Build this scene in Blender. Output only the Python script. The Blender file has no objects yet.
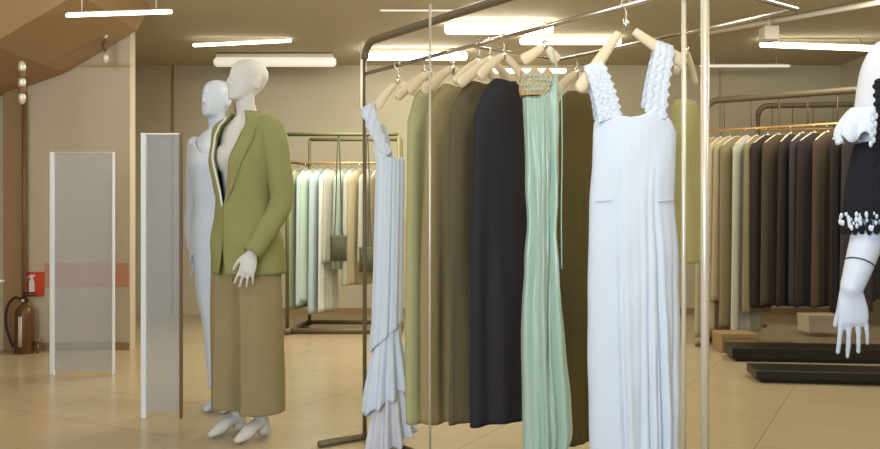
import bpy, bmesh, math, random
from mathutils import Vector, Matrix
random.seed(7)
PI = math.pi
C = bpy.context.scene.collection
H, F = 1.06, 845.0                      # eye height, focal length in pixels of the 880-wide frame

def P(px, py, d):                       # point of the place seen at a pixel, d metres into the shop
    return Vector(((px-440)/F*d, d, H-(py-220)/F*d))
def X(px, d): return (px-440)/F*d
def Z(py, d): return H-(py-220)/F*d
def lerp(a, b, t): return a+(b-a)*t
def interp(keys, z):
    """keys: [(z, v...)] sorted descending or ascending in z -> smooth interpolation of v"""
    ks = sorted(keys, key=lambda k: k[0])
    if z <= ks[0][0]: return list(ks[0][1:])
    if z >= ks[-1][0]: return list(ks[-1][1:])
    for i in range(len(ks)-1):
        if ks[i][0] <= z <= ks[i+1][0]:
            t = (z-ks[i][0])/max(1e-9, ks[i+1][0]-ks[i][0])
            t = t*t*(3-2*t)*0.5+t*0.5
            return [lerp(a, b, t) for a, b in zip(ks[i][1:], ks[i+1][1:])]

# ------------------------------------------------------------------ materials
def s2l(c): return c/12.92 if c <= 0.04045 else ((c+0.055)/1.055)**2.4
def rgb(r, g, b): return (s2l(r/255), s2l(g/255), s2l(b/255), 1)
def mat(name, col, rough=0.6, metal=0, spec=0.4, bump=None, var=0.0, vscale=6, sheen=0, trans=0, emit=None, es=0, stretch=None):
    m = bpy.data.materials.new(name); m.use_nodes = True
    nt = m.node_tree; b = nt.nodes['Principled BSDF']; L = nt.links
    b.inputs['Base Color'].default_value = col; b.inputs['Roughness'].default_value = rough
    b.inputs['Metallic'].default_value = metal; b.inputs['Specular IOR Level'].default_value = spec
    if sheen: b.inputs['Sheen Weight'].default_value = sheen
    tc = nt.nodes.new('ShaderNodeTexCoord')
    if var:
        mp = nt.nodes.new('ShaderNodeMapping'); L.new(tc.outputs['Object'], mp.inputs['Vector'])
        if stretch: mp.inputs['Scale'].default_value = stretch
        n = nt.nodes.new('ShaderNodeTexNoise'); n.inputs['Scale'].default_value = vscale; n.inputs['Detail'].default_value = 5
        L.new(mp.outputs['Vector'], n.inputs['Vector'])
        r = nt.nodes.new('ShaderNodeMixRGB'); r.inputs['Color1'].default_value = [c*(1-var) for c in col[:3]]+[1]
        r.inputs['Color2'].default_value = [min(1, c*(1+var)) for c in col[:3]]+[1]
        L.new(n.outputs['Fac'], r.inputs['Fac']); L.new(r.outputs['Color'], b.inputs['Base Color'])
    if bump:
        n2 = nt.nodes.new('ShaderNodeTexNoise'); n2.inputs['Scale'].default_value = bump[0]; n2.inputs['Detail'].default_value = 3
        L.new(tc.outputs['Object'], n2.inputs['Vector'])
        bp = nt.nodes.new('ShaderNodeBump'); bp.inputs['Strength'].default_value = bump[1]; bp.inputs['Distance'].default_value = 0.01
        L.new(n2.outputs['Fac'], bp.inputs['Height']); L.new(bp.outputs['Normal'], b.inputs['Normal'])
    if emit:
        b.inputs['Emission Color'].default_value = emit; b.inputs['Emission Strength'].default_value = es
    if trans:                            # sheer cloth: some light passes straight through
        out = nt.nodes['Material Output']
        tr = nt.nodes.new('ShaderNodeBsdfTransparent'); mx = nt.nodes.new('ShaderNodeMixShader')
        mx.inputs['Fac'].default_value = trans
        L.new(b.outputs['BSDF'], mx.inputs[1]); L.new(tr.outputs['BSDF'], mx.inputs[2]); L.new(mx.outputs['Shader'], out.inputs['Surface'])
    return m

def floor_mat():
    m = mat('tan_tiles', rgb(184, 168, 134), rough=0.22, spec=0.5)
    nt = m.node_tree; L = nt.links; b = nt.nodes['Principled BSDF']
    tc = nt.nodes.new('ShaderNodeTexCoord'); mp = nt.nodes.new('ShaderNodeMapping'); mp.inputs['Rotation'].default_value = (0, 0, 0.5)
    L.new(tc.outputs['Object'], mp.inputs['Vector'])
    br = nt.nodes.new('ShaderNodeTexBrick'); br.offset = 0; br.inputs['Scale'].default_value = 1.0
    br.inputs['Brick Width'].default_value = 0.6; br.inputs['Row Height'].default_value = 0.6; br.inputs['Mortar Size'].default_value = 0.004
    br.inputs['Color1'].default_value = rgb(192, 174, 138); br.inputs['Color2'].default_value = rgb(188, 170, 134); br.inputs['Mortar'].default_value = rgb(166, 148, 114)
    L.new(mp.outputs['Vector'], br.inputs['Vector'])
    n = nt.nodes.new('ShaderNodeTexNoise'); n.inputs['Scale'].default_value = 1.1; n.inputs['Detail'].default_value = 4
    L.new(tc.outputs['Object'], n.inputs['Vector'])
    mx = nt.nodes.new('ShaderNodeMixRGB'); mx.blend_type = 'MULTIPLY'; mx.inputs['Fac'].default_value = 0.25
    L.new(br.outputs['Color'], mx.inputs['Color1']); L.new(n.outputs['Fac'], mx.inputs['Color2']); L.new(mx.outputs['Color'], b.inputs['Base Color'])
    return m

def glass_mat(name, tint, fac=0.5):
    m = bpy.data.materials.new(name); m.use_nodes = True; nt = m.node_tree; L = nt.links
    out = nt.nodes['Material Output']; b = nt.nodes['Principled BSDF']
    b.inputs['Base Color'].default_value = tint; b.inputs['Roughness'].default_value = 0.3
    tr = nt.nodes.new('ShaderNodeBsdfTransparent'); tr.inputs['Color'].default_value = (0.93, 0.95, 0.96, 1)
    mx = nt.nodes.new('ShaderNodeMixShader'); mx.inputs['Fac'].default_value = fac
    L.new(b.outputs['BSDF'], mx.inputs[1]); L.new(tr.outputs['BSDF'], mx.inputs[2]); L.new(mx.outputs['Shader'], out.inputs['Surface'])
    return m

M = {}
M['floor'] = floor_mat()
M['wall'] = mat('beige_plaster', rgb(194, 180, 158), 0.85, bump=(60, 0.1), var=0.05, vscale=1.5)
M['wall_tan'] = mat('tan_plaster', rgb(180, 162, 128), 0.85, var=0.05, vscale=1.5)
M['wall_olive'] = mat('olive_beige_plaster', rgb(188, 180, 154), 0.85, var=0.05, vscale=1.2)
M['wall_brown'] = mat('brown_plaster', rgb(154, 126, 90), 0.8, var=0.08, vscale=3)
M['ceiling'] = mat('beige_ceiling', rgb(186, 176, 150), 0.9, var=0.04, vscale=0.8)
M['brown'] = mat('brown_paint', rgb(122, 92, 60), 0.6)
M['brownpipe'] = mat('brown_metal', rgb(112, 86, 56), 0.45)
M['white_dress'] = mat('white_linen', rgb(208, 219, 233), 0.9, bump=(420, 0.25), spec=0.15, var=0.02, vscale=90, stretch=(1, 1, 0.15))
M['white_lace'] = mat('white_crochet', rgb(212, 221, 234), 0.9, bump=(260, 0.5), spec=0.15)
M['white_sheer'] = mat('white_chiffon', rgb(226, 228, 236), 0.9, spec=0.1, trans=0.28)
M['mannequin'] = mat('white_gloss_mannequin', rgb(198, 206, 220), 0.32, spec=0.4)
M['mannequin_back'] = mat('white_matt_mannequin', rgb(206, 204, 198), 0.5, spec=0.3)
M['green_satin'] = mat('mint_satin', rgb(160, 186, 170), 0.26, spec=0.5, sheen=0.3)
M['gold_lace'] = mat('gold_lace', rgb(190, 162, 118), 0.7, bump=(90, 0.6), var=0.25, vscale=70)
M['wood'] = mat('pale_hanger_wood', rgb(222, 204, 172), 0.5, var=0.08, vscale=30, stretch=(1, 1, 8))
M['chrome'] = mat('chrome', rgb(208, 204, 194), 0.2, metal=1)
M['pale_metal'] = mat('pale_metal', rgb(214, 208, 192), 0.35, metal=0.4)
M['rack'] = mat('grey_brown_rack', rgb(104, 92, 68), 0.45)
M['rack_green'] = mat('green_grey_rack', rgb(98, 98, 62), 0.5)
M['brass'] = mat('brass_rail', rgb(206, 166, 104), 0.35, metal=0.5)
M['olive_dress'] = mat('olive_cotton', rgb(170, 168, 122), 0.85, var=0.06, vscale=25, spec=0.1)
M['khaki'] = mat('khaki_print', rgb(150, 136, 98), 0.85, var=0.18, vscale=70, spec=0.1)
M['brown_coat'] = mat('dark_brown_wool', rgb(96, 86, 64), 0.9, var=0.1, vscale=40, spec=0.1)
M['navy'] = mat('navy_black_wool', rgb(44, 42, 46), 0.8, var=0.1, vscale=40, spec=0.2)
M['far_black'] = mat('hazed_black_cloth', rgb(60, 54, 52), 0.9, spec=0.1)  # haze put into the colour: black cloth at the back lightened
M['umber'] = mat('umber_cloth', rgb(100, 90, 58), 0.85, var=0.1, vscale=25, spec=0.1)
M['lime'] = mat('yellow_green_cloth', rgb(180, 176, 122), 0.85, var=0.05, spec=0.1)
M['jacket'] = mat('olive_green_wool', rgb(142, 142, 92), 0.9, var=0.07, vscale=60, spec=0.1)
M['jacket_lining'] = mat('white_piping', rgb(226, 226, 226), 0.6)
M['trouser'] = mat('olive_brown_wool', rgb(146, 134, 98), 0.9, var=0.06, vscale=60, spec=0.1)
M['button'] = mat('pearl_button', rgb(232, 232, 228), 0.3)
M['black_wool'] = mat('black_wool', rgb(30, 31, 38), 0.95, bump=(160, 0.6), var=0.2, vscale=120, spec=0.15)
M['black_lace'] = mat('black_lace', rgb(22, 22, 27), 0.85, bump=(200, 0.6), var=0.2, vscale=90)
M['dark_joint'] = mat('dark_joint', rgb(70, 72, 80), 0.5)
M['red'] = mat('red_sign', rgb(206, 72, 48), 0.5)
M['ext'] = mat('dark_red_steel', rgb(92, 60, 32), 0.35, var=0.05)
M['ext_dark'] = mat('black_rubber', rgb(46, 36, 26), 0.5)
M['sign_trail'] = mat('sign_trail_red', rgb(196, 144, 116), 0.8)
M['black'] = mat('black_lacquer', rgb(30, 26, 18), 0.4)
M['browncarton'] = mat('brown_board', rgb(150, 124, 84), 0.7)
M['carton'] = mat('pale_board', rgb(196, 186, 160), 0.7)
M['lamp_body'] = mat('lamp_body', rgb(214, 208, 190), 0.5)
M['lamp_glow'] = mat('lamp_glow', (1, 0.95, 0.82, 1), 0.5, emit=(1, 0.93, 0.76, 1), es=9.0)
M['lamp_hot'] = mat('lamp_hot', (1, 0.97, 0.9, 1), 0.5, emit=(1, 0.95, 0.84, 1), es=16.0)
M['lamp_soft'] = mat('lamp_soft', (.6, 0.57, 0.5, 1), 0.5, emit=(1, 0.93, 0.78, 1), es=.55)
M['glass'] = glass_mat('grey_glass', rgb(192, 195, 198), 0.68)
M['glass_edge'] = mat('glass_edge', rgb(226, 232, 234), 0.2, spec=0.6)

# ------------------------------------------------------------------ object helpers
def link(name, me, m, parent=None, smooth=True):
    o = bpy.data.objects.new(name, me); C.objects.link(o)
    if m: me.materials.clear(); me.materials.append(m)
    if smooth:
        for p in me.polygons: p.use_smooth = True
    if parent: o.parent = parent
    return o
def obj(name, bm, m, parent=None, smooth=True, solid=0, bevel=0, auto=False):
    me = bpy.data.meshes.new(name)
    bmesh.ops.recalc_face_normals(bm, faces=bm.faces)
    bm.to_mesh(me); bm.free()
    o = link(name, me, m, parent, smooth)
    if solid:
        s = o.modifiers.new('solid', 'SOLIDIFY'); s.thickness = solid; s.offset = 0
    if bevel:
        b = o.modifiers.new('bevel', 'BEVEL'); b.width = bevel; b.segments = 2; b.limit_method = 'ANGLE'
    return o
def tag(o, label, cat, group=None):
    o['label'] = label; o['category'] = cat
    if group: o['group'] = group
    return o
def thing(name, label, cat, loc=(0, 0, 0), rz=0, group=None):
    o = bpy.data.objects.new(name, None); C.objects.link(o); o.empty_display_size = 0.1
    o.location = loc; o.rotation_euler = (0, 0, rz)
    return tag(o, label, cat, group)
def struct(name, bm, m, **k):
    o = obj(name, bm, m, smooth=False, **k); o['kind'] = 'structure'; return o
def dup(root, loc, rz, label):
    r = root.copy(); C.objects.link(r); r.location = loc; r.rotation_euler = (0, 0, rz); r['label'] = label
    for ch in list(root.children):
        c = ch.copy(); C.objects.link(c); c.parent = r
        for g in list(ch.children):
            d = g.copy(); C.objects.link(d); d.parent = c
    return r
def nb(): return bmesh.new()
def box(bm, x0, x1, y0, y1, z0, z1):
    v = [bm.verts.new((x, y, z)) for x in (x0, x1) for y in (y0, y1) for z in (z0, z1)]
    for f in ((0, 1, 3, 2), (4, 6, 7, 5), (0, 4, 5, 1), (2, 3, 7, 6), (0, 2, 6, 4), (1, 5, 7, 3)):
        bm.faces.new([v[i] for i in f])
    return bm
def rings_to_bm(bm, rings, closed=True, cap=True):
    vs = [[bm.verts.new(p) for p in r] for r in rings]
    n = len(vs[0])
    for a, b in zip(vs, vs[1:]):
        for j in range(n if closed else n-1):
            k = (j+1) % n
            bm.faces.new((a[j], a[k], b[k], b[j]))
    if cap and closed:
        bm.faces.new(list(reversed(vs[0]))); bm.faces.new(vs[-1])
    return vs
def tube(bm, pts, rad, n=12, cap=True, flat=1.0):
    """round (or flattened) tube along pts; rad is a number or a list"""
    pts = [Vector(p) for p in pts]
    rs = rad if isinstance(rad, (list, tuple)) else [rad]*len(pts)
    t0 = (pts[1]-pts[0]).normalized()
    up = Vector((0, 0, 1)) if abs(t0.z) < 0.9 else Vector((1, 0, 0))
    u = t0.cross(up).normalized()
    rings = []
    for i, p in enumerate(pts):
        t = (pts[min(i+1, len(pts)-1)]-pts[max(i-1, 0)]).normalized()
        u = (u-t*u.dot(t)).normalized(); w = t.cross(u)
        rings.append([p+(u*math.cos(2*PI*j/n)+w*math.sin(2*PI*j/n)*flat)*rs[i] for j in range(n)])
    rings_to_bm(bm, rings, True, cap)
    return bm
def smooth_path(pts, k=6):
    pts = [Vector(p) for p in pts]; out = []
    for i in range(len(pts)-1):
        p0, p1, p2, p3 = pts[max(i-1, 0)], pts[i], pts[i+1], pts[min(i+2, len(pts)-1)]
        for j in range(k):
            t = j/k
            out.append(0.5*((2*p1)+(p2-p0)*t+(2*p0-5*p1+4*p2-p3)*t*t+(3*p1-p0-3*p2+p3)*t**3))
    out.append(pts[-1]); return out
def smooth_vals(v, k=6):
    return [p.x for p in smooth_path([(a, 0, 0) for a in v], k)]
def ball(bm, c, rx, ry=None, rz=None, seg=16, rings=10, rot=None):
    ry = ry or rx; rz = rz or rx
    m = Matrix.Translation(Vector(c)) @ (rot.to_4x4() if rot else Matrix()) @ Matrix.Diagonal((rx, ry, rz, 1))
    bmesh.ops.create_uvsphere(bm, u_segments=seg, v_segments=rings, radius=1, matrix=m); return bm
def lathe(bm, prof, c=(0, 0, 0), n=24):
    rings_to_bm(bm, [[(c[0]+r*math.cos(2*PI*j/n), c[1]+r*math.sin(2*PI*j/n), c[2]+z) for j in range(n)] for r, z in prof]); return bm
def poly_prism(bm, pts, y0, y1):
    """outline in x,z pushed from y0 to y1"""
    a = [bm.verts.new((x, y0, z)) for x, z in pts]; b = [bm.verts.new((x, y1, z)) for x, z in pts]
    bm.faces.new(a); bm.faces.new(list(reversed(b)))
    for i in range(len(pts)):
        k = (i+1) % len(pts); bm.faces.new((a[i], b[i], b[k], a[k]))
    return bm
def fused(name, bm, m, parent, voxel, iters=3):
    """fuse overlapping closed shapes into one continuous surface"""
    me = bpy.data.meshes.new(name); bmesh.ops.recalc_face_normals(bm, faces=bm.faces); bm.to_mesh(me); bm.free()
    t = bpy.data.objects.new(name+'_tmp', me); C.objects.link(t)
    r = t.modifiers.new('r', 'REMESH'); r.mode = 'VOXEL'; r.voxel_size = voxel
    s = t.modifiers.new('s', 'SMOOTH'); s.factor = 0.5; s.iterations = iters
    dg = bpy.context.evaluated_depsgraph_get(); dg.update()
    me2 = bpy.data.meshes.new_from_object(t.evaluated_get(dg))
    bpy.data.objects.remove(t); bpy.data.meshes.remove(me)
    me2.name = name
    return link(name, me2, m, parent)

def loft_cloth(prof, ztop, zbot, fold, nu=144, nv=70, gap=None):
    """hanging cloth. prof: keys (z, cx, cy, a, b); ztop/zbot: f(th) -> z; fold: f(th, t, z) -> outward offset in m.
    th=0 is the +x side, -pi/2 the front (towards -y)."""
    bm = nb(); rings = []
    for i in range(nv+1):
        t = i/nv; ring = []
        for j in range(nu):
            th = 2*PI*j/nu
            z = lerp(ztop(th), zbot(th), t)
            cx, cy, a, b = interp(prof, z)
            ct, st = math.cos(th), math.sin(th)
            n = Vector((ct*b, st*a, 0)); n = n.normalized() if n.length > 1e-6 else Vector((ct, st, 0))
            ring.append(Vector((cx+a*ct, cy+b*st, z))+n*fold(th, t, z))
        rings.append(ring)
    rings_to_bm(bm, rings, True, False)
    return bm

# ------------------------------------------------------------------ the shop
BACK = 9.5; CEIL = 2.8
struct('floor', box(nb(), -4.6, 4.6, -1.2, BACK+0.1, -0.1, 0), M['floor'])
struct('ceiling', box(nb(), -4.6, 4.6, -1.2, BACK+0.1, CEIL, CEIL+0.1), M['ceiling'])
struct('wall_back', box(nb(), -4.6, 4.6, BACK, BACK+0.1, 0, CEIL), M['wall_olive'])
struct('wall_right', box(nb(), 4.5, 4.6, -1.2, BACK, 0, CEIL), M['wall_olive'])
struct('wall_left', box(nb(), -4.6, -4.5, -1.2, BACK, 0, CEIL), M['wall_brown'])
# the return of the left wall with the extinguisher
LW = 6.9
struct('wall_left_return', box(nb(), -4.5, X(130, LW), LW, LW+0.12, 0, CEIL), M['wall'])
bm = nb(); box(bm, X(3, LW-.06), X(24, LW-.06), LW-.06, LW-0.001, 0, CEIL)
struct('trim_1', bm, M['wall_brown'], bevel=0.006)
struct('trim_2', box(nb(), X(42, LW-.03), X(130, LW-.03), LW-.025, LW-.001, 2.31, 2.335), M['wall_tan'])
struct('trim_3', box(nb(), X(44, LW-.02), X(128, LW-.02), LW-.006, LW-.0005, Z(287, LW), Z(263, LW)), M['sign_trail'])  # made-up band on the wall for the blurred trail of the red sign
# sloping soffit of the stair flight, upper left
d0 = 6.2
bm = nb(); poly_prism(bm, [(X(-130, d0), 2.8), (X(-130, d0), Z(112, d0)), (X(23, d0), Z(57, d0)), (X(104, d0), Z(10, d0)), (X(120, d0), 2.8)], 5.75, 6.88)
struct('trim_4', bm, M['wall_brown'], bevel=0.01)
# vertical wall seams
for k, (px, dd) in enumerate(((173, BACK), (236, BACK), (720, BACK))):
    struct('trim_%d' % (5+k), box(nb(), X(px, dd)-.012, X(px, dd)+.012, dd-.012, dd-.0005, 0, CEIL), M['wall_brown'] if k < 2 else M['wall_tan'])
struct('baseboard_back', box(nb(), X(131, LW), 4.5, BACK-.015, BACK-.0005, 0, 0.07), M['wall_brown'])
struct('baseboard_left', box(nb(), X(26, LW), X(130, LW), LW-.015, LW-.0005, 0, 0.06), M['wall_brown'])

# brown service pipe and made-up chains standing for ghost trails of a hook, left
o = obj('wall_pipe', tube(nb(), [(X(24, 6.8), 6.80, 0.0), (X(24, 6.8), 6.80, 2.1)], 0.016), M['brownpipe'])
tag(o, 'thin brown vertical pipe beside the brown pilaster on the left wall', 'pipe')
def chain(px, y0, y1, d, label):
    t = thing('hook_trail_chain', label, 'chain', (X(px, d), d, 0))
    z0, z1 = Z(y0, d), Z(y1, d)
    obj('rod', tube(nb(), [(0, 0, z0), (0, 0, z1)], 0.006), M['brownpipe'], t)
    n = 5
    for i in range(n):
        z = lerp(z1, z0, i/(n-1)*.75)
        obj('bead', lathe(nb(), [(0.003, -.045), (0.02, -.03), (0.026, 0), (0.02, .03), (0.003, .045)], (0, 0, z), 14), M['pale_metal'] if i % 2 == 0 else M['brownpipe'], t)
    return t
chain(22, 57, 98, 5.73, 'brown beaded chain added for a ghost hook trail under the brown sloping soffit, far left')
chain(105, -8, 58, 6.65, 'brown beaded chain added for a ghost hook trail from ceiling beside the right end of the soffit')

# extinguisher and its sign
de = 6.72
t = thing('fire_extinguisher', 'dark red fire extinguisher standing by the brown pilaster under a red sign', 'fire extinguisher', (X(24.5, de), de, 0))
zb, zt = 0.0, 0.40
obj('cylinder_body', lathe(nb(), [(0.01, 0), (0.068, 0), (0.074, .012), (0.074, .31), (0.068, .345), (0.045, .375), (0.022, .39), (0.02, .41)]), M['ext'], t)
v = obj('valve', lathe(nb(), [(0.02, .405), (0.028, .41), (0.028, .43), (0.014, .435), (0.014, .455)]), M['ext_dark'], t)
obj('gauge', ball(nb(), (0, -.03, .42), .013, .008, .013), M['pale_metal'], v)
b = nb(); box(b, -.012, .10, -.01, .01, .452, .464); box(b, -.012, .09, -.008, .008, .476, .487); box(b, -.012, .01, -.009, .009, .452, .487)
obj('handle', b, M['ext_dark'], t, smooth=False, bevel=.003)
obj('hose', tube(nb(), smooth_path([(-.02, 0, .43), (-.08, -.01, .44), (-.13, -.02, .36), (-.135, -.02, .22), (-.10, -.02, .1), (-.082, -.01, .05)]), 0.011), M['ext_dark'], t)
obj('label_plate', (lambda b: (rings_to_bm(b, [[(0.0752*math.cos(a), 0.0752*math.sin(a), z) for a in [(-PI/2-.2)+.4*i/6 for i in range(7)]] for z in (.06, .30)], False, False), b)[1])(nb()), M['pale_metal'], t, solid=.001)
# squeeze of small valve stand on its right
t2 = thing('floor_valve', 'small brown valve pipe on the floor right of the fire extinguisher', 'valve', (X(37.5, de), de, 0))
obj('pipe', tube(nb(), [(0, 0, 0), (0, 0, .09)], .012), M['brownpipe'], t2)
obj('knob', lathe(nb(), [(0.006, .085), (.03, .09), (.034, .105), (.02, .12), (.006, .125)]), M['brownpipe'], t2)
ds = LW-.012
t = thing('fire_extinguisher_sign', 'red square sign with white extinguisher symbol on the left wall', 'sign', (X(32, ds), ds, Z(284, ds)))
w = 12/F*ds
obj('sign_plate', box(nb(), -w, w, -.004, .004, -w, w), M['red'], t, smooth=False)
b = nb(); poly_prism(b, [(-.022, -.07), (.022, -.07), (.022, .02), (.012, .038), (.012, .06), (.03, .066), (.03, .075), (-.012, .075), (-.012, .038), (-.022, .02)], -.0065, -.0045)
poly_prism(b, [(-.016, .07), (-.045, .05), (-.05, -.01), (-.043, -.01), (-.038, .044), (-.014, .06)], -.0065, -.0045)
obj('symbol', b, M['button'], t, smooth=False)

# glass partitions
def glass_panel(px0, px1, d, label, strips=(1, 1), rz=0):
    x0, x1 = X(px0, d), X(px1, d)
    t = thing('glass_partition', label, 'glass partition', (x0, d, 0), rz)
    w = x1-x0; h = 1.525
    obj('pane', box(nb(), 0.02, w-.02, -.004, .004, .03, h-.01), M['glass'], t, smooth=False)
    for x, on in ((0.016, strips[0]), (w-.010, strips[1])):
        r_ = .014 if x < .02 else .007
        obj('edge_strip', box(nb(), x-r_, x+r_, -.012, .012, .0, h), M['glass_edge'] if on else M['brownpipe'], t, smooth=False, bevel=.003)
    obj('top_strip', box(nb(), .03, w-.018, -.006, .006, h-.010, h+.0), M['pale_metal'], t, smooth=False, bevel=.002)
    return t
glass_panel(141, 183, 4.52, 'grey glass partition panel with bright edge, left of the olive suit mannequin', strips=(1, 0))
glass_panel(50, 115, 5.78, 'smaller grey glass partition panel in front of the red trail band of the sign')
def edge_line(name, px, d, z0, z1, r, m, label, cat):
    return tag(obj(name, tube(nb(), [(X(px, d), d, z0), (X(px, d), d, z1)], r), m), label, cat)

# ------------------------------------------------------------------ ceiling lamps
def lamp(px0, px1, py, d, hh, m, label, tilt=0, drop=None):
    x0, x1 = X(px0, d), X(px1, d); z = Z(py, d); cx = (x0+x1)/2; L = (x1-x0)/2
    t = thing('ceiling_lamp', label, 'ceiling lamp', (cx, d, 0), 0, 'long ceiling lamps')
    g = obj('diffuser', tube(nb(), [(-L, 0, z-tilt), (-L+hh*.5, 0, z-tilt), (L-hh*.5, 0, z+tilt), (L, 0, z+tilt)], [hh*.55, hh, hh, hh*.55], 14), M[m], t)
    h = obj('housing', box(nb(), -L*.96, L*.96, -hh*.7, hh*.7, z+hh*.9, z+hh*1.6), M['lamp_body'], t, smooth=False, bevel=.004)
    if tilt: h.rotation_euler = (0, -math.atan2(tilt, L), 0); h.location = (z*math.sin(math.atan2(tilt, L)), 0, 0)
    for s in (-.7, .7):
        if z+hh*1.5 < CEIL-.02:
            obj('suspension_wire', tube(nb(), [(s*L, 0, z+hh*1.2), (s*L, 0, CEIL)], .004, 8), M['lamp_body'], t)
    return t
lamp(445, 553, 29, 7.4, .046, 'lamp_hot', 'brightest long ceiling lamp, above the long black dress, top centre')
lamp(365, 467, 56, 8.6, .042, 'lamp_hot', 'bright long ceiling lamp above the beige wooden hangers')
lamp(520, 621, 41, 8.0, .034, 'lamp_glow', 'long ceiling lamp above the mint satin dress')
lamp(66, 172, 13.5, 5.6, .013, 'lamp_glow', 'thin long ceiling lamp, leftmost, by the sloping brown soffit', .012)
lamp(193, 291, 43, 8.1, .015, 'lamp_glow', 'thin long ceiling lamp above the head of the olive suit mannequin', .022)
lamp(760, 878, 46.5, 8.1, .026, 'lamp_glow', 'long ceiling lamp on the right above the black clothes', -.02)
lamp(380, 478, 10, 7.0, .012, 'lamp_soft', 'dim thin ceiling lamp left above the brightest lamp')
lamp(214, 336, 62, 8.8, .05, 'lamp_soft', 'wide dim ceiling lamp behind the olive suit mannequin head')
lamp(480, 566, 71, 9.0, .022, 'lamp_glow', 'low thin lamp just above the top of the mint satin dress')
lamp(700, 790, 66, 9.0, .014, 'lamp_soft', 'dim thin ceiling lamp below the white track spotlight')
# added fill lights without fixtures, brightening the shop and its ceiling
for (lx, ly, en) in ((-2.6, 4.2, 27), (0.2, 4.6, 46), (2.7, 4.2, 32), (-2.2, 1.9, 30), (0.6, 1.7, 42), (2.8, 1.6, 34)):
    ld = bpy.data.lights.new('fill_point', 'POINT'); ld.shadow_soft_size = .2
    ld.energy = en; ld.color = (1, .94, .83)
    lo = bpy.data.objects.new('fill_point', ld); C.objects.link(lo); lo.location = (lx, ly, 2.5)
for (lx, ly, en) in ((-3.0, 6.0, 65), (3.2, 6.3, 30), (-.6, 7.2, 85)):
    ld = bpy.data.lights.new('fill_area', 'AREA'); ld.shape = 'RECTANGLE'; ld.size = 1.3; ld.size_y = .25
    ld.energy = en; ld.color = (1, .94, .83)
    lo = bpy.data.objects.new('fill_area', ld); C.objects.link(lo); lo.location = (lx, ly, CEIL-.03)

# track with spotlight, right; conduit, left
tr = obj('ceiling_track', tube(nb(), [P(700, 34, 7.9), P(790, 18.5, 7.2), P(885, 1, 6.5)], .022, 8), M['lamp_body'])
tag(tr, 'pale straight lighting track under the ceiling at top right', 'lighting track')
t = thing('track_spotlight', 'white box spotlight hanging from the pale lighting track', 'spotlight', P(769, 34, 7.25))
obj('housing', box(nb(), -.065, .065, -.07, .07, -.06, .06), M['lamp_body'], t, smooth=False, bevel=.012)
obj('stem', tube(nb(), [(0, 0, .055), (0, 0, .125)], .016), M['lamp_body'], t)
obj('lens', lathe(nb(), [(.004, -.064), (.05, -.066), (.055, -.058)]), M['pale_metal'], t)
b = tube(nb(), [P(262, 19, 7.4), P(340, 33, 8.0), P(361, 38, 8.2), P(362, 43, 8.25), P(361, 110, 8.25)], .017, 8)
tag(obj('ceiling_conduit', b, M['lamp_body']), 'pale conduit running across the ceiling left of the clothes rack', 'conduit')
t = thing('ceiling_spotlight', 'small pale spotlight under ceiling above the left ceiling lamp', 'spotlight', P(236, 36, 8.9))
obj('housing', lathe(nb(), [(.02, -.07), (.06, -.065), (.065, .05), (.02, .08)]), M['lamp_body'], t)
obj('stem', tube(nb(), [(0, 0, .07), (0, 0, CEIL-t.location.z)], .012), M['lamp_body'], t)

# ------------------------------------------------------------------ main clothes rack
def R(s, z=0): return Vector((-.191+.804*s, 3.85-1.08*s, z))
def S(px):
    k = (px-440)/F; return (3.85*k+.191)/(.804+1.08*k)
RZ, FZ = 1.765, 1.70                    # rail, hanger ferrules
sL, sR = -.215, 1.2236
rk = thing('clothes_rack', 'tall tube clothes rack with round corners holding the dresses', 'clothes rack', R(.5))
o0 = R(.5)
def rl(s, z): return R(s, z)-o0
topz = 1.915
cor = []
for i in range(7):
    a = PI/2*i/6; cor.append(rl(sL+.06*(1-math.cos(a)), topz-.08*(1-math.sin(a))))
obj('top_bar', tube(nb(), cor+[rl(.5, topz), rl(sR-.0, topz)], .018), M['rack'], rk)
obj('post', tube(nb(), [rl(sL, .03), rl(sL, topz-.08)], .010), M['rack'], rk)
obj('post', tube(nb(), [rl(sR, .03), rl(sR, topz)], .0125), M['pale_metal'], rk)
obj('post', tube(nb(), [rl(S(430), .03)+Vector((.0036, -.30, 0)), rl(S(430), topz-.0)+Vector((.0036, -.30, 0))], .005), M['pale_metal'], rk)
obj('post', tube(nb(), [rl(sR, .03)+Vector((-.040, .08, 0)), rl(sR, topz)+Vector((-.040, .08, 0))], .007), M['pale_metal'], rk)
obj('hanging_rail', tube(nb(), [rl(sL, RZ), rl(sR, RZ)], .009), M['chrome'], rk)
obj('base_bar', tube(nb(), [rl(sL, .03), rl(sR, .03)], .014), M['rack'], rk)
nrm = Vector((.80, .595, 0))
for s in (sL, sR):
    obj('foot', tube(nb(), [rl(s, .016)-nrm*.25, rl(s, .016)+nrm*.25], .016), M['rack'], rk)

obj('rear_rail', tube(nb(), [rl(.40, RZ)+nrm*.5, rl(sR, RZ)+nrm*.5], .008), M['chrome'], rk)
for s in (.40, sR):
    obj('rail_arm', tube(nb(), [rl(s, RZ), rl(s, RZ)+nrm*.5], .008), M['chrome'], rk)
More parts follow.
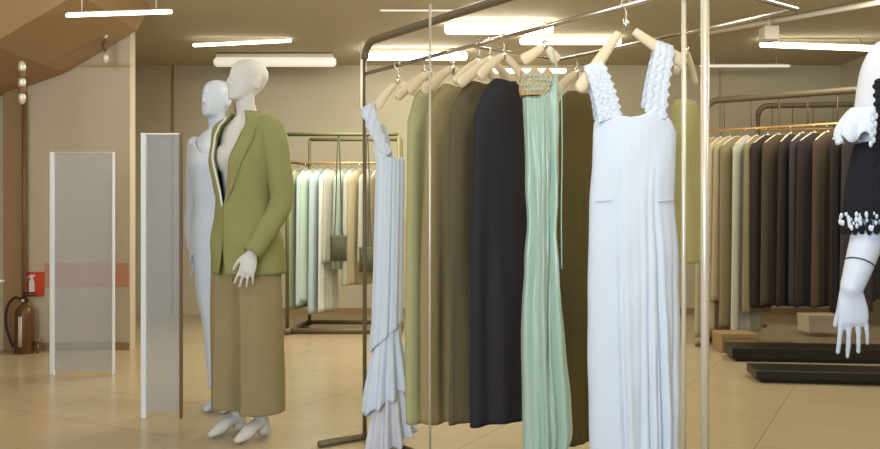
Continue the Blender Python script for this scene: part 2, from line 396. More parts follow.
# hangers
def hanger(loc, rz, label, pts=None, hook=True, group='wooden hangers on the clothes rack'):
    t = thing('wooden_hanger', label, 'hanger', loc, rz, group)
    arms = pts or ([(-.012, -.012), (-.07, -.05), (-.13, -.085), (-.185, -.125)], [(.012, -.012), (.07, -.05), (.13, -.085), (.185, -.125)])
    for arm in arms:
        path = smooth_path([(x, 0, z) for x, z in arm], 5)
        n = len(path)
        rr = [lerp(.013, .024, (i/(n-1))**.8) for i in range(n)]
        rr[-1] = .012; rr[-2] = .021
        b = nb()
        rings = []
        for i, p in enumerate(path):
            tt = (path[min(i+1, n-1)]-path[max(i-1, 0)]).normalized(); w = Vector((-tt.z, 0, tt.x))
            rings.append([p+w*math.cos(2*PI*j/12)*rr[i]+Vector((0, 1, 0))*math.sin(2*PI*j/12)*.0095 for j in range(12)])
        rings_to_bm(b, rings)
        obj('arm', b, M['wood'], t)
    obj('ferrule', lathe(nb(), [(.004, -.022), (.009, -.018), (.009, .012), (.005, .016)]), M['chrome'], t)
    if hook:
        up = RZ-FZ
        pth = [(0, 0, .01), (0, 0, .04)]+[(.0125*math.sin(a)*1, 0, up+.000-.0125*math.cos(a)+.0) for a in [PI*(-.05)+PI*i/8 for i in range(0)]]
        pth += [(-.013, 0, up-.005), (-.012, 0, up+.008), (0, 0, up+.0135), (.012, 0, up+.008), (.014, 0, up-.004)]
        hk = obj('hook', tube(nb(), smooth_path(pth, 5), .0022, 8), M['chrome'], t)
    return t

# ------------------------------------------------------------------ white linen dress (hero)
dW = 2.77
sW = 1.0; base = R(sW)
def wl(px, py, dd=dW): 
    p = P(px, py, dd); return (p.x-base.x, p.z)
t = thing('white_dress', 'long white linen dress with crochet straps on the right of the rack', 'dress', base)
keys = []
for (py, l, r, b_) in ((60, 597, 672, .03), (108, 594.5, 670, .036), (122, 593.5, 676, .042), (135, 592.5, 677.5, .045), (160, 591.5, 676, .05), (200, 589, 675, .056), (260, 587.5, 678.5, .066), (340, 587, 679.5, .076), (400, 588, 680, .08), (449, 589, 680, .082), (520, 590, 679, .084)):
    x0, z = wl(l, py); x1, _ = wl(r, py)
    keys.append((z, (x0+x1)/2, 0.0, (x1-x0)/2-.004, b_))
zN = lambda py: wl(600, py)[1]
def ztop(th):
    x = math.cos(th)                     # -1 left side .. 1 right side
    tbl = [(-1.0, 124), (-.96, 119), (-.90, 113.5), (-.80, 112.5), (-.62, 113.5), (-.4, 117), (-.15, 118.5), (.1, 117), (.35, 113), (.52, 109.5), (.7, 110.5), (.82, 118), (.92, 126), (1.0, 134)]
    for (a, pa), (c, pc) in zip(tbl, tbl[1:]):
        if a <= x <= c: return zN(lerp(pa, pc, (x-a)/(c-a)))
    return zN(134)
creases = [(-.30, .013, .07), (.02, .006, .06), (.30, .012, .05), (.50, .015, .045), (.80, .006, .05)]
def wfold(th, t_, z):
    x = math.cos(th); f = 0
    g = min(1, max(0, (t_-.10)/.7))
    for c, a, w in creases:
        c2 = c+.06*math.sin(3*t_+c*9)
        f -= a*g*math.exp(-((x-c2)/w)**2)*1.2
        f += a*g*.7*math.exp(-((x-c2-.10)/(w*1.4))**2)
    f += .0016*g*math.sin(7*x+4*t_)+.0002*math.sin(31*x+2*t_)
    f += .0012*math.sin(9*t_*PI+5*x)
    # the kick pleat from mid calf
    if t_ > .62 and x > .3: f += -.012*math.exp(-((x-.40)/.018)**2)*min(1, (t_-.62)/.08)
    return f if math.sin(th) < 0 else f*.6
body = obj('dress_body', loft_cloth(keys, ztop, lambda th: .22+.006*math.sin(5*th), wfold, 240, 110), M['white_dress'], t, solid=.003)
# pocket seams
for pa, pb, py in ((594, 609, 201.5), (654, 671, 201.5)):
    xa, z = wl(pa, py); xb, _ = wl(pb, py)
    cx, cy, a, b_ = interp(keys, z)
    pts = []
    for i in range(9):
        x = lerp(xa, xb, i/8); q = max(-.98, min(.98, (x-cx)/a)); pts.append((x, cy-b_*math.sqrt(1-q*q)-.006, z+.0005*i))
    obj('pocket_seam', tube(nb(), pts, .0022, 6), M['white_dress'], t)
# crochet straps: wide wavy bands over the hanger and down the back
def strap(l_top, r_top, l_bot, r_bot, ph):
    n, m_ = 150, 26; b = nb(); rings = []
    for i in range(n+1):
        u = i/n*1.9                      # 0 front neckline .. 1 over the hanger .. 1.9 back
        v = u if u <= 1 else 2-u
        px0, py0 = lerp(l_bot[0], l_top[0], v), lerp(l_bot[1], l_top[1], v)
        px1, py1 = lerp(r_bot[0], r_top[0], v), lerp(r_bot[1], r_top[1], v)
        bow = 2.2*math.sin(v*PI)*(1 if ph > 0 else -.6)
        x0, z0 = wl(px0+bow, py0); x1, z1 = wl(px1+bow, py1)
        yf = -.040 if u <= 1 else .032
        e = max(0, 1-abs(u-1)/.12)
        y = lerp(yf, 0, e**.7 if e > 0 else 0)
        if u <= 1: y = lerp(-.0285, -.017, min(1, u*1.1)) if e == 0 else lerp(-.018, 0, e)
        else: y = lerp(.036, .017, min(1, v*1.1)) if e == 0 else lerp(.018, 0, e)
        zadd = .012*e
        wav = .0040*math.sin(u*44+ph)
        ring = []
        for j in range(m_+1):
            q = j/m_
            x = lerp(x0, x1, q); z = lerp(z0, z1, q)+zadd
            edge = (q-.5)*2
            x += wav*(.35+abs(edge)*.3)+edge*.0015*math.sin(u*44+ph)
            rel = .0050*abs(math.sin((q*3+.22*math.sin(u*44+ph))*PI))**.7
            rel += .0006*math.sin(u*88+q*9)
            yy = y-(rel if u <= 1 else -rel)
            ring.append(Vector((x, yy, z)))
        rings.append(ring)
    vs = rings_to_bm(b, rings, False, False)
    return obj('strap', b, M['white_lace'], t, solid=.0035)
strap((583.5, 70), (602, 62.5), (596.5, 124), (619.5, 116), 1.0)
strap((655.5, 43), (674, 49), (642.5, 113), (663.5, 121), -1.0)
hz = Vector((X(626, dW), dW, Z(23, dW)))
def hl(px, py): p = P(px, py, dW); return (p.x-hz.x, p.z-hz.z)
hanger(hz, 0, 'pale wooden hanger carrying the long white linen dress',
       ([hl(619, 33), hl(607, 50), hl(594, 69), hl(578, 91)], [hl(634, 31), hl(648, 41), hl(664, 51), hl(686, 63)]))

# ------------------------------------------------------------------ mint satin dress
sG = S(545); base = R(sG); dG = base.y
def gl(px, py): p = P(px, py, dG); return (p.x-base.x, p.z)
t = thing('satin_dress', 'long mint green satin slip dress beside the white linen dress', 'dress', base)
keys = []
for (py, l, r, b_) in ((74, 521, 558, .028), (97, 520.5, 559, .034), (130, 522, 560, .04), (180, 525.5, 559.5, .045), (230, 528, 558, .045), (265, 526.5, 560, .05), (300, 524, 562.5, .052), (350, 523.5, 566, .06), (400, 524.5, 571, .066), (430, 525, 573, .068), (449, 526, 571, .066), (480, 527, 566, .06)):
    x0, z = gl(l, py); x1, _ = gl(r, py)
    keys.append((z, (x0+x1)/2, 0, (x1-x0)/2-.004, b_))
gz = lambda py: gl(540, py)[1]
def gtop(th):
    x = math.cos(th)
    tbl = [(-1, 98), (-.2, 97), (.3, 95), (.6, 84), (.82, 76), (.92, 77), (1, 84)]
    for (a, pa), (c, pc) in zip(tbl, tbl[1:]):
        if a <= x <= c: return gz(lerp(pa, pc, (x-a)/(c-a)))
    return gz(84)
def gbot(th):
    x = math.cos(th)
    return gz(lerp(470, 436, max(0, min(1, (x-.2)/.7))))
def gfold(th, t_, z):
    x = math.cos(th); tw = 1.1*math.sin(t_*4.2+.4)
    g = .35+.65*min(1, t_*1.6)
    f = .014*g*math.sin(8*(x+.14*tw)+3.5*t_)+.006*g*math.sin(17*x+6*t_+tw)+.0012*math.sin(33*x-5*t_)
    f -= .02*min(1, t_*2)*math.exp(-((x-.25-.3*math.sin(t_*5+.5))/.07)**2)
    f += .003*math.sin(t_*31+6*x)*math.exp(-((t_-.35)/.2)**2)
    return f
obj('dress_body', loft_cloth(keys, gtop, gbot, gfold, 220, 120), M['green_satin'], t, solid=.0025)
x0, z0 = gl(556.5, 76); x1, z1 = gl(553, 55)
obj('strap', tube(nb(), smooth_path([(x0, -.02, z0-.01), (lerp(x0, x1, .5)+.004, -.012, lerp(z0, z1, .5)), (x1, 0, FZ-.05+.03)]), .0035, 8), M['green_satin'], t)
sx, sz = gl(559.5, 84); ex, ez = gl(560.5, 268)
obj('tie', tube(nb(), smooth_path([(sx, -.045, sz), (gl(560, 150)[0], -.055, gl(562, 150)[1]), (gl(559, 210)[0], -.06, gl(561, 210)[1]), (ex-.004, -.06, ez)]), .0042, 8, flat=.5), M['green_satin'], t)
# gold lace yoke
yk = []
for (py, l, r, b_) in ((70, 521, 552, .026), (84, 519.5, 554, .03), (97.5, 520, 549, .034)):
    a0, z = gl(l, py); a1, _ = gl(r, py); yk.append((z, (a0+a1)/2, 0, (a1-a0)/2, b_+.012))
def ytop(th): x = math.cos(th); return gz(71+3*math.sin(x*7)+2*x*x)
yo = obj('lace_yoke', loft_cloth(yk, ytop, lambda th: gz(96.5), lambda th, a, z: .002*math.sin(30*math.cos(th)+a*9), 120, 24), M['gold_lace'], t, solid=.002)
yo['label'] = 'gold lace yoke with vine embroidery'
b = nb()
for i in range(7):
    px = 523+i*4.6; pts = []
    for k in range(14):
        q = k/13; xx, zz = gl(px+1.8*math.sin(q*9+i), lerp(94, 74, q))
        cx, cy, a, bb = interp(yk, zz); u = max(-.97, min(.97, (xx-cx)/a)); pts.append((xx, -bb*math.sqrt(1-u*u)-.004, zz))
    tube(b, pts, .0022, 6)
    for k in range(2, 13, 3):
        ball(b, Vector(pts[k])+Vector((.006*(-1)**k, -.001, 0)), .006, .0018, .0035, 8, 6)
obj('vine_embroidery', b, M['green_satin'], yo)
hanger(R(sG, FZ), math.radians(15), 'pale wooden hanger carrying the mint satin dress', ([(-.01, -.012), (-.05, -.04), (-.09, -.065)], [(.01, -.012), (.03, -.035), (.05, -.06)]))

# ------------------------------------------------------------------ other garments on the rack
def garment(name, label, cat, s, wpx, hem_py, m, rz, half=.2, bottom=.2, sleeves=True, top=-.0, folds=7, collar=True, seed=0, hem_wave=.004, depth=.042, grp='long clothes on the clothes rack', off=0):
    base = R(s)+nrm*off; d = base.y
    t = thing(name, label, cat, base, rz, grp)
    zt = FZ-.03+top; zh = Z(hem_py, d)
    keys = [(zt, 0, 0, .05, .035), (zt-.03, 0, 0, .085, .042), (zt-.09, 0, 0, half*.82, .045), (zt-.14, 0, 0, half*.98, .045), (zt-.3, 0, 0, half, depth), ((zt+zh)/2, 0, 0, lerp(half, bottom, .5), depth*1.1), (zh, 0, 0, bottom, depth*1.25)]
    rnd = random.Random(seed); p1, p2, p3 = (rnd.uniform(0, 6) for _ in range(3))
    def fd(th, tt, z):
        x = math.cos(th); g = min(1, max(0, tt*1.5-.05))
        return g*(.011*math.sin(folds*x*1.3+p1+tt)+.006*math.sin(folds*2.7*x+p2-1.5*tt))+.002*math.sin(9*tt+p3+4*x)
    def tp(th): 
        return zt-.012*(1-abs(math.cos(th))) if math.sin(th) < 0 else zt
    obj(cat.split()[-1]+'_body', loft_cloth(keys, tp, lambda th: zh+hem_wave*math.sin(3*th+p1), fd, 140, 70), m, t, solid=.004)
    if sleeves:
        for sg in (-1, 1):
            pts = smooth_path([(sg*(half*.80), 0, zt-.085), (sg*(half+.005), -.012, zt-.2), (sg*(half+.012), -.03, zt-.42), (sg*(half-.005), -.045, zt-.68)], 6)
            n = len(pts); obj('sleeve', tube(nb(), pts, [lerp(.055, .04, i/(n-1))*(1+.05*math.sin(i*1.7+sg)) for i in range(n)], 18, flat=.8), m, t)
    if collar:
        b = nb(); rings = []
        for k in range(5):
            q = k/4; r_ = lerp(.054, .064, q); rings.append([(r_*math.cos(a)*1.0, .8*r_*math.sin(a), zt+.004+.04*math.sin(q*PI*.8)-.02*q) for a in [-PI/2+.35+(2*PI-.7)*j/28 for j in range(29)]])
        rings_to_bm(b, rings, False, False); obj('collar', b, m, t, solid=.004)
    return t
garment('olive_dress', 'long pale olive green dress next to the ruffled white dress', 'dress', S(430), 0, 418, M['olive_dress'], math.radians(50), .13, .145, sleeves=False, collar=False, seed=1, folds=4, top=-.05)
garment('khaki_dress', 'long khaki patterned dress between the olive dress and the dark brown dress', 'dress', S(453), 0, 417, M['khaki'], math.radians(44), .15, .165, sleeves=False, collar=False, seed=2, folds=4, top=-.05)
garment('brown_dress', 'long dark brown dress between the khaki dress and the black dress', 'dress', S(479), 0, 418, M['brown_coat'], math.radians(42), .155, .165, sleeves=False, collar=False, seed=3, folds=4, top=-.06)
garment('black_dress', 'long black dress just left of the mint satin dress', 'dress', S(504), 0, 420, M['navy'], math.radians(40), .15, .165, sleeves=False, collar=False, seed=4, folds=4, top=-.07)
garment('umber_dress', 'long dark umber dress between the mint satin dress and white linen dress', 'dress', .473, 0, 440, M['umber'], math.radians(40), .15, .16, sleeves=False, collar=False, seed=5, folds=5, top=-.06, off=.5)
sy = .893
garment('yellow_green_top', 'short yellow green top hanging right behind the white linen dress', 'top', sy, 0, 262, M['lime'], math.radians(58), .11, .12, sleeves=False, collar=False, seed=6, folds=4, top=-.16, off=.5)
for p_, rz, lab in ((R(S(430), FZ), 50, 'pale wooden hanger carrying the pale olive dress'), (R(S(453), FZ), 44, 'pale wooden hanger carrying the khaki patterned dress'), (R(S(479), FZ), 42, 'pale wooden hanger carrying the dark brown dress'),
                   (R(S(504), FZ), 40, 'pale wooden hanger carrying the long black dress'), (R(.473, FZ)+nrm*.5, 40, 'pale wooden hanger carrying the umber dress'), (R(sy, FZ)+nrm*.5, 58, 'wooden hanger carrying the yellow green top')):
    w = .13
    hanger(p_, math.radians(rz), lab, ([(-.01, -.010), (-.05, -.034), (-.10, -.075), (-w, -.105)], [(.01, -.010), (.05, -.034), (.10, -.075), (w, -.105)]))

# ------------------------------------------------------------------ ruffled white dress, left end of the rack
sQ = S(398); base = R(sQ); dQ = base.y
def ql(px, py): p = P(px, py, dQ); return (p.x-base.x, p.z)
t = thing('ruffled_dress', 'long white dress with ruffled hem at the left end of the rack', 'dress', base)
keys = []
for (py, l, r, b_) in ((150, 374, 402, .03), (162, 376, 405, .035), (200, 374.5, 405, .045), (260, 373, 404, .05), (320, 371, 403, .055), (350, 368, 402.5, .06), (380, 366, 402, .07)):
    x0, z = ql(l, py); x1, _ = ql(r, py); keys.append((z, (x0+x1)/2, 0, (x1-x0)/2-.003, b_))
qz = lambda py: ql(390, py)[1]
def qtop(th):
    x = math.cos(th); return qz(lerp(148, 160, (x+1)/2)+4*math.cos(x*2.2))
obj('dress_body', loft_cloth(keys, qtop, lambda th: qz(lerp(352, 322, (math.cos(th)+1)/2)), lambda th, a, z: a*.006*math.sin(11*math.cos(th)+2)+.002*math.sin(23*math.cos(th)), 130, 60), M['white_dress'], t, solid=.003)
def ruffle(p_top, p_bot, l, r, bl, br, amp, n, ph):
    k2 = []
    for q in (0, .5, 1):
        x0, z = ql(lerp(l, bl, q), lerp(p_top, p_bot, q)); x1, _ = ql(lerp(r, br, q), lerp(p_top, p_bot, q))
        k2.append((z, (x0+x1)/2, 0, (x1-x0)/2-.004, lerp(.050, .088, q**.6)))
    slope = lambda th: -24*math.cos(th)*.5
    return loft_cloth(k2, lambda th: qz(p_top+slope(th)), lambda th: qz(p_bot+slope(th)*1.2+2*math.sin(9*th)), lambda th, a, z: (.15+a)*amp*math.sin(n*th+ph+a), 200, 26)
obj('ruffle', ruffle(336, 400, 373, 401, 365, 409, .016, 10, .4), M['white_dress'], t, solid=.0025)
obj('ruffle', ruffle(374, 446, 376, 402, 368, 418, .018, 11, 1.4), M['white_sheer'], t, solid=.002)
# lace shoulder band
b = nb(); rings = []
for i in range(40):
    q = i/39
    px = lerp(367, 388, q)+4*math.sin(q*PI)*-.6; py = lerp(106, 156, q)
    ring = []
    for j in range(9):
        e = j/8; x, z = ql(px+lerp(-6, 7, e)*(1-.35*q)+.8*math.sin(q*30), py+lerp(3, -3, e)); ring.append((x, -.03-.004*math.sin(e*9+q*25), z))
    rings.append(ring)
rings_to_bm(b, rings, False, False); obj('shoulder_strap', b, M['white_lace'], t, solid=.006)
b = nb(); rings = []
for i in range(20):
    q = i/19; px = lerp(383, 391, q); py = lerp(124, 160, q); ring = []
    for j in range(6):
        e = j/5; x, z = ql(px+lerp(-2.5, 2.5, e), py); ring.append((x, .02+.002*math.sin(q*20+e*5), z))
    rings.append(ring)
rings_to_bm(b, rings, False, False); obj('shoulder_strap', b, M['white_lace'], t, solid=.005)
hq = Vector((base.x, dQ, FZ))
def h2(px, py): p = P(px, py, dQ); return (p.x-hq.x, p.z-hq.z)
hanger(hq, 0, 'pale wooden hanger carrying the ruffled white dress', ([h2(394, 84), h2(388, 91), h2(381, 100), h2(375, 109)], [h2(402, 83), h2(406, 88), h2(409, 92)]))
# spare hangers whose ends show between the clothes
for px, lab, rz, dz in ((424, 'empty pale wooden hanger left of the beaded rail middle', 40, -.03), (451, 'empty pale wooden hanger above the khaki dress', 40, -.01), (490, 'empty pale wooden hanger above the long black dress', 34, 0)):
    hanger(R(S(px), FZ), math.radians(rz), lab, ([(-.01, -.010), (-.05, -.04), (-.10, -.08), (-.15, -.12)], [(.01, -.010), (.05, -.04), (.10, -.08), (.15, -.12)]))

# ------------------------------------------------------------------ mannequins
def hand(bm, wrist, f, s, curl=.25, sc=1.0, spread=.10, thumb=1.0, fl=1.0):
    """f: along the fingers, s: towards the thumb"""
    f = Vector(f).normalized(); s = Vector(s); s = (s-f*s.dot(f)).normalized(); n = f.cross(s)
    w = Vector(wrist)
    rings = []
    for q, a, b_ in ((-.02, .024, .021), (0, .026, .020), (.03, .034, .017), (.06, .040, .015), (.085, .040, .013), (.097, .034, .010)):
        rings.append([w+f*q*sc+(s*math.cos(2*PI*j/16)*a+n*math.sin(2*PI*j/16)*b_)*sc for j in range(16)])
    rings_to_bm(bm, rings)
    for off, ln, r, cu in ((.030, .074, .0082, .7), (.0105, .084, .0085, .9), (-.0105, .077, .0082, 1.05), (-.030, .060, .0072, 1.25)):
        p = w+(f*.078+s*off)*sc; d = (f+s*off/.03*spread).normalized(); pts = [p.copy()]; rr = [r*1.05*sc]
        a = 0
        for seg, l in enumerate((.35+.1, .32, .3)):
            l *= fl; a += curl*cu*(.45 if seg == 0 else .6)
            dd = d*math.cos(a)+n*math.sin(a)
            for _ in range(2):
                p = p+dd*ln*l*sc*.5; pts.append(p.copy())
                rr.append(r*sc*lerp(1, .74, len(pts)/7))
        tube(bm, pts, rr, 10); ball(bm, pts[-1], rr[-1], seg=10, rings=6)
    p = w+(f*.012+s*.020)*sc; d1 = (f*lerp(.9, .72, thumb)+s*.66*thumb+n*lerp(.45, .18, thumb)).normalized(); d2 = (f*.93+s*.25+n*.25).normalized()
    pts = [p, p+d1*.03*sc, p+d1*.048*sc+d2*.008*sc, p+d1*.048*sc+d2*.036*sc, p+d1*.048*sc+d2*.052*sc]
    tube(bm, pts, [.0125*sc, .0115*sc, .0095*sc, .0085*sc, .007*sc], 10); ball(bm, pts[-1], .007*sc, seg=10, rings=6)
def limb(bm, pts, rr, k=5):
    tube(bm, smooth_path(pts, k), smooth_vals(rr, k), 18)
    for p, r in ((pts[0], rr[0]), (pts[-1], rr[-1])): ball(bm, p, r, seg=14, rings=9)
def ell(bm, prof, n=28):
    rings_to_bm(bm, [[(cx+a*math.cos(2*PI*j/n), cy+b_*math.sin(2*PI*j/n), z) for j in range(n)] for z, cx, cy, a, b_ in prof])
def zmap(z):
    if z <= 1.12 or z >= 1.66: return z
    if z <= 1.44: q = (z-1.12)/.32; return z+.052*q*q*(3-2*q)
    if z <= 1.54: return z+.052
    return z+.052*(1.66-z)/.12
def lift(bm):
    for v in bm.verts: v.co.z = zmap(v.co.z)
    return bm
def body(arms, head_yaw=0, head_tilt=0, legs=True, sway=0, close=1):
    bm = nb()
    ks = [(.86, 0, 0, .15, .095), (.95, 0, .005, .168, .108), (1.04, 0, 0, .145, .098), (1.13, 0, -.004, .118, .085), (1.24, 0, -.008, .128, .092), (1.33, 0, -.012, .142, .104), (1.41, 0, -.002, .152, .088), (1.46, 0, .004, .145, .072), (1.495, 0, .008, .105, .058), (1.52, 0, .008, .062, .05)]
    ell(bm, [[z]+interp(ks, z) for z in [.86+.66*i/33 for i in range(34)]])
    for sx in (-1, 1): ball(bm, (sx*.066, -.075, 1.325), .058, .048, .06)
    tube(bm, [(0, .01, 1.47), (0, .008, 1.53), (0, -.004, 1.60), (0, -.012, 1.68)], [.062, .05, .046, .05], 20)
    hk = [(1.622, 0, -.066, .022, .022), (1.632, 0, -.058, .034, .036), (1.655, 0, -.042, .046, .056), (1.69, 0, -.022, .058, .078), (1.73, 0, -.008, .067, .092), (1.77, 0, .002, .073, .099), (1.80, 0, .004, .071, .095), (1.828, 0, .006, .058, .077), (1.845, 0, .006, .036, .048), (1.852, 0, .006, .014, .018)]
    hb = nb(); ell(hb, [[z]+interp(hk, z) for z in [1.622+.23*i/30 for i in range(31)]])
    tube(hb, [(0, -.094, 1.762), (0, -.103, 1.735), (0, -.112, 1.712), (0, -.098, 1.700)], [.006, .008, .0095, .007], 10)
    for sx in (-1, 1):
        ball(hb, (sx*.070, .012, 1.727), .008, .018, .031); ball(hb, (sx*.075, .016, 1.742), .006, .013, .014)
    ball(hb, (0, -.078, 1.680), .022, .010, .006); ball(hb, (0, -.072, 1.668), .017, .011, .006); ball(hb, (0, -.070, 1.640), .018, .016, .014)
    mt = Matrix.Translation((0, 0, 1.62)) @ Matrix.Rotation(head_yaw, 4, 'Z') @ Matrix.Rotation(head_tilt, 4, 'X') @ Matrix.Translation((0, 0, -1.62))
    bmesh.ops.transform(hb, matrix=mt, verts=hb.verts); tmp = bpy.data.meshes.new('h'); hb.to_mesh(tmp); hb.free(); bm.from_mesh(tmp); bpy.data.meshes.remove(tmp)
    for chain_, rr, hd in arms:
        limb(bm, chain_, rr)
        if hd: hand(bm, chain_[-1], *hd[0], **hd[1])
    if legs:
        for sx in (-1, 1):
            k1, k2, k3 = lerp(1, close, .4), lerp(1, close, .8), close
            o1, o2, o3 = sway*.35, sway*.7, sway
            limb(bm, [(sx*.085, .0, .92), (sx*.09*k1+o1, -.005, .70), (sx*.088*k2+o2, -.01, .50), (sx*.088*k2+o3*.9, .012, .33), (sx*.085*k3+o3, .02, .10)], [.088, .076, .054, .052, .034])
            ball(bm, (sx*.085*k3+o3, .03, .055), .034, .04, .05)
            tube(bm, smooth_path([(sx*.085*k3+o3, .025, .075), (sx*.088*k3+o3, -.03, .065), (sx*.092*k3+o3, -.09, .035), (sx*.095*k3+o3, -.15, .018)]), smooth_vals([.036, .036, .036, .016]), 16, flat=.75)
            ball(bm, (sx*.085*k3+o3, .05, .03), .026, .03, .03)
    return bm

# --- olive suit mannequin
d1 = 4.15; yaw1 = math.radians(-35)
t = thing('mannequin', 'white mannequin in an open olive green jacket and olive trousers', 'mannequin', (X(246, d1), d1, 0), yaw1)
armR = [(.158, .005, 1.445), (.20, .02, 1.30), (.222, .02, 1.15), (.215, -.06, 1.02), (.19, -.135, .905)]
armL = [(-.158, .005, 1.445), (-.20, .03, 1.30), (-.205, .07, 1.15), (-.15, .14, 1.03), (-.06, .16, .93)]
rr = [.048, .044, .038, .036, .025]
bm_ = body([(armR, rr, (((-.15, -.25, -1), (-.75, -.6, .1)), dict(curl=.25, spread=.16))), (armL, rr, (((1, .05, -.4), (0, .3, 1)), dict(curl=.3)))], head_yaw=math.radians(-12), head_tilt=math.radians(-6))
fused('body', lift(bm_), M['mannequin_back'], t, .0055)
jk = [(.80, 0, .012, .205, .15), (.95, 0, .008, .198, .148), (1.08, 0, 0, .168, .13), (1.18, 0, -.004, .162, .126), (1.32, 0, -.012, .178, .138), (1.41, 0, 0, .186, .118), (1.465, 0, .004, .172, .092), (1.50, 0, .008, .12, .074), (1.535, 0, .01, .078, .064)]
b = nb(); rings = []
for i in range(60):
    z = lerp(1.535, .80, i/59); cx, cy, a, b_ = interp(jk, z)
    g = max(.02, .02+(z-1.12)/.40*.62) if z > 1.12 else .02+.10*max(0, (1.0-z)/.2)**2
    ring = []
    for j in range(81):
        th = -PI/2+g+(2*PI-2*g)*j/80
        f = .004*math.sin(5*th+z*20)*(1 if z < 1.3 else .3)
        ring.append((cx+(a+f)*math.cos(th), cy+(b_+f)*math.sin(th)-(.012*math.exp(-((j % 80)/5)**2)), z))
    rings.append(ring)
rings_to_bm(b, rings, False, False)
jo = obj('jacket', lift(b), M['jacket'], t, solid=.008)
for arm in (armR, armL):
    sg = 1 if arm[0][0] > 0 else -1
    pts = smooth_path([(sg*.09, .006, 1.470), (sg*.135, .006, 1.462), (sg*.168, .008, 1.432)]+arm[1:], 6); n = len(pts)
    rs = smooth_vals([.040, .056, .064, .062, .056, .052, .046], 6)
    obj('jacket_sleeve', lift(tube(nb(), pts, [r_*(1+.025*math.sin(i*1.3)) for i, r_ in enumerate(rs)], 22)), M['jacket'], jo)
# lapels with white piping, following the opening
for sg in (-1, 1):
    b = nb(); rings = []; pip = []
    for i in range(26):
        q = i/25; z = lerp(1.515, 1.125, q); cx, cy, a, b_ = interp(jk, z)
        g = max(.02, .02+(z-1.12)/.40*.62)
        wid = .50*math.sin(min(1, (1-q)*1.15+.02)*PI*.55)*(1-.35*(1-q))
        ring = []
        for j in range(7):
            th = -PI/2+sg*(g+wid*j/6)
            ring.append((cx+(a+.012+.004*math.sin(j/6*PI))*math.cos(th), cy+(b_+.014+.004*math.sin(j/6*PI))*math.sin(th), z-.02*j/6*(1-q)))
        rings.append(ring); pip.append(Vector(ring[0]))
    rings_to_bm(b, rings, False, False); obj('lapel', lift(b), M['jacket'], jo, solid=.005)
    lp = obj('piping', lift(tube(nb(), pip, .005, 8)), M['jacket_lining'], jo); lp['label'] = 'white piping along the opening'
for z in (1.085, .985):
    cx, cy, a, b_ = interp(jk, z); th = -PI/2+.10
    obj('button', lathe(nb(), [(.002, -.004), (.013, -.003), (.014, .002), (.004, .005)], (0, 0, 0), 16), M['button'], jo)
    bo = jo.children[-1]; bo.rotation_euler = (PI/2, 0, .1); bo.location = (cx+(a+.012)*math.cos(th), cy+(b_+.012)*math.sin(th), z)
cx, cy, a, b_ = interp(jk, .90)
b = nb(); rings_to_bm(b, [[(cx+(a+.010)*math.cos(th), cy+(b_+.010)*math.sin(th), z) for th in [-PI/2+.55+.5*j/8 for j in range(9)]] for z in (.86, .90)], False, False)
obj('pocket_flap', b, M['jacket'], jo, solid=.006)
b = nb()
for sx in (-1, 1):
    kk = [(.99, sx*.045, .004, .125, .115), (.86, sx*.075, .004, .115, .125), (.6, sx*.092, .004, .105, .118), (.13, sx*.10, .01, .105, .12)]
    rr_ = []
    for i in range(40):
        z = lerp(.99, .13, i/39); cx, cy, a, b_ = interp(kk, z)
        rr_.append([(cx+(a+.004*math.sin(4*th+z*9))*math.cos(th), cy+(b_+.006*math.sin(3*th-z*5)+.012*math.exp(-((th+PI/2)/.12)**2))*math.sin(th), z) for th in [-PI+2*PI*j/48 for j in range(48)]])
    rings_to_bm(b, rr_, True, True)
fused('trousers', b, M['trouser'], t, .007, 2)

# --- white dress mannequin behind the glass
d2 = 4.78
t = thing('mannequin', 'white mannequin in a white sleeveless dress behind the grey glass panel', 'mannequin', (X(217, d2), d2, 0), math.radians(-22))
aL = [(-.15, .005, 1.44), (-.178, .02, 1.30), (-.185, .02, 1.15), (-.17, -.015, 1.02), (-.135, -.05, .90)]
aR = [(.15, .005, 1.44), (.185, .02, 1.30), (.195, .03, 1.15), (.19, 0, 1.02), (.18, -.03, .90)]
bm_ = body([(aL, rr, (((.22, -.12, -1), (.6, -.7, 0)), dict(curl=.3, spread=.14))), (aR, rr, (((-.1, -.1, -1), (-.6, -.7, 0)), dict(curl=.3)))], head_yaw=math.radians(-8), head_tilt=math.radians(-3), sway=.085, close=.55)
fused('body', lift(bm_), M['mannequin'], t, .006)
kk = [(1.48, 0, .005, .12, .07), (1.42, 0, 0, .15, .095), (1.33, 0, -.014, .15, .124), (1.24, 0, -.01, .136, .104), (1.13, 0, -.004, .126, .094), (.95, .008, .003, .172, .117), (.7, .035, .0, .150, .125), (.45, .068, 0, .122, .125), (.14, .088, 0, .108, .12)]
dr = obj('dress', lift(loft_cloth(kk, lambda th: 1.44+.03*abs(math.cos(th))-.06*max(0, -math.sin(th))**4, lambda th: .135+.008*math.sin(9*th), lambda th, a, z: .004+.005*max(0, a-.4)*math.sin(9*th), 120, 80)), M['white_lace'], t, solid=.004)
b = nb()
for k in range(40):
    th = 2*PI*k/40; ball(b, (.088+.110*math.cos(th), .122*math.sin(th), .145), .009, .009, .016, 8, 6)
obj('lace_hem', b, M['white_lace'], dr)

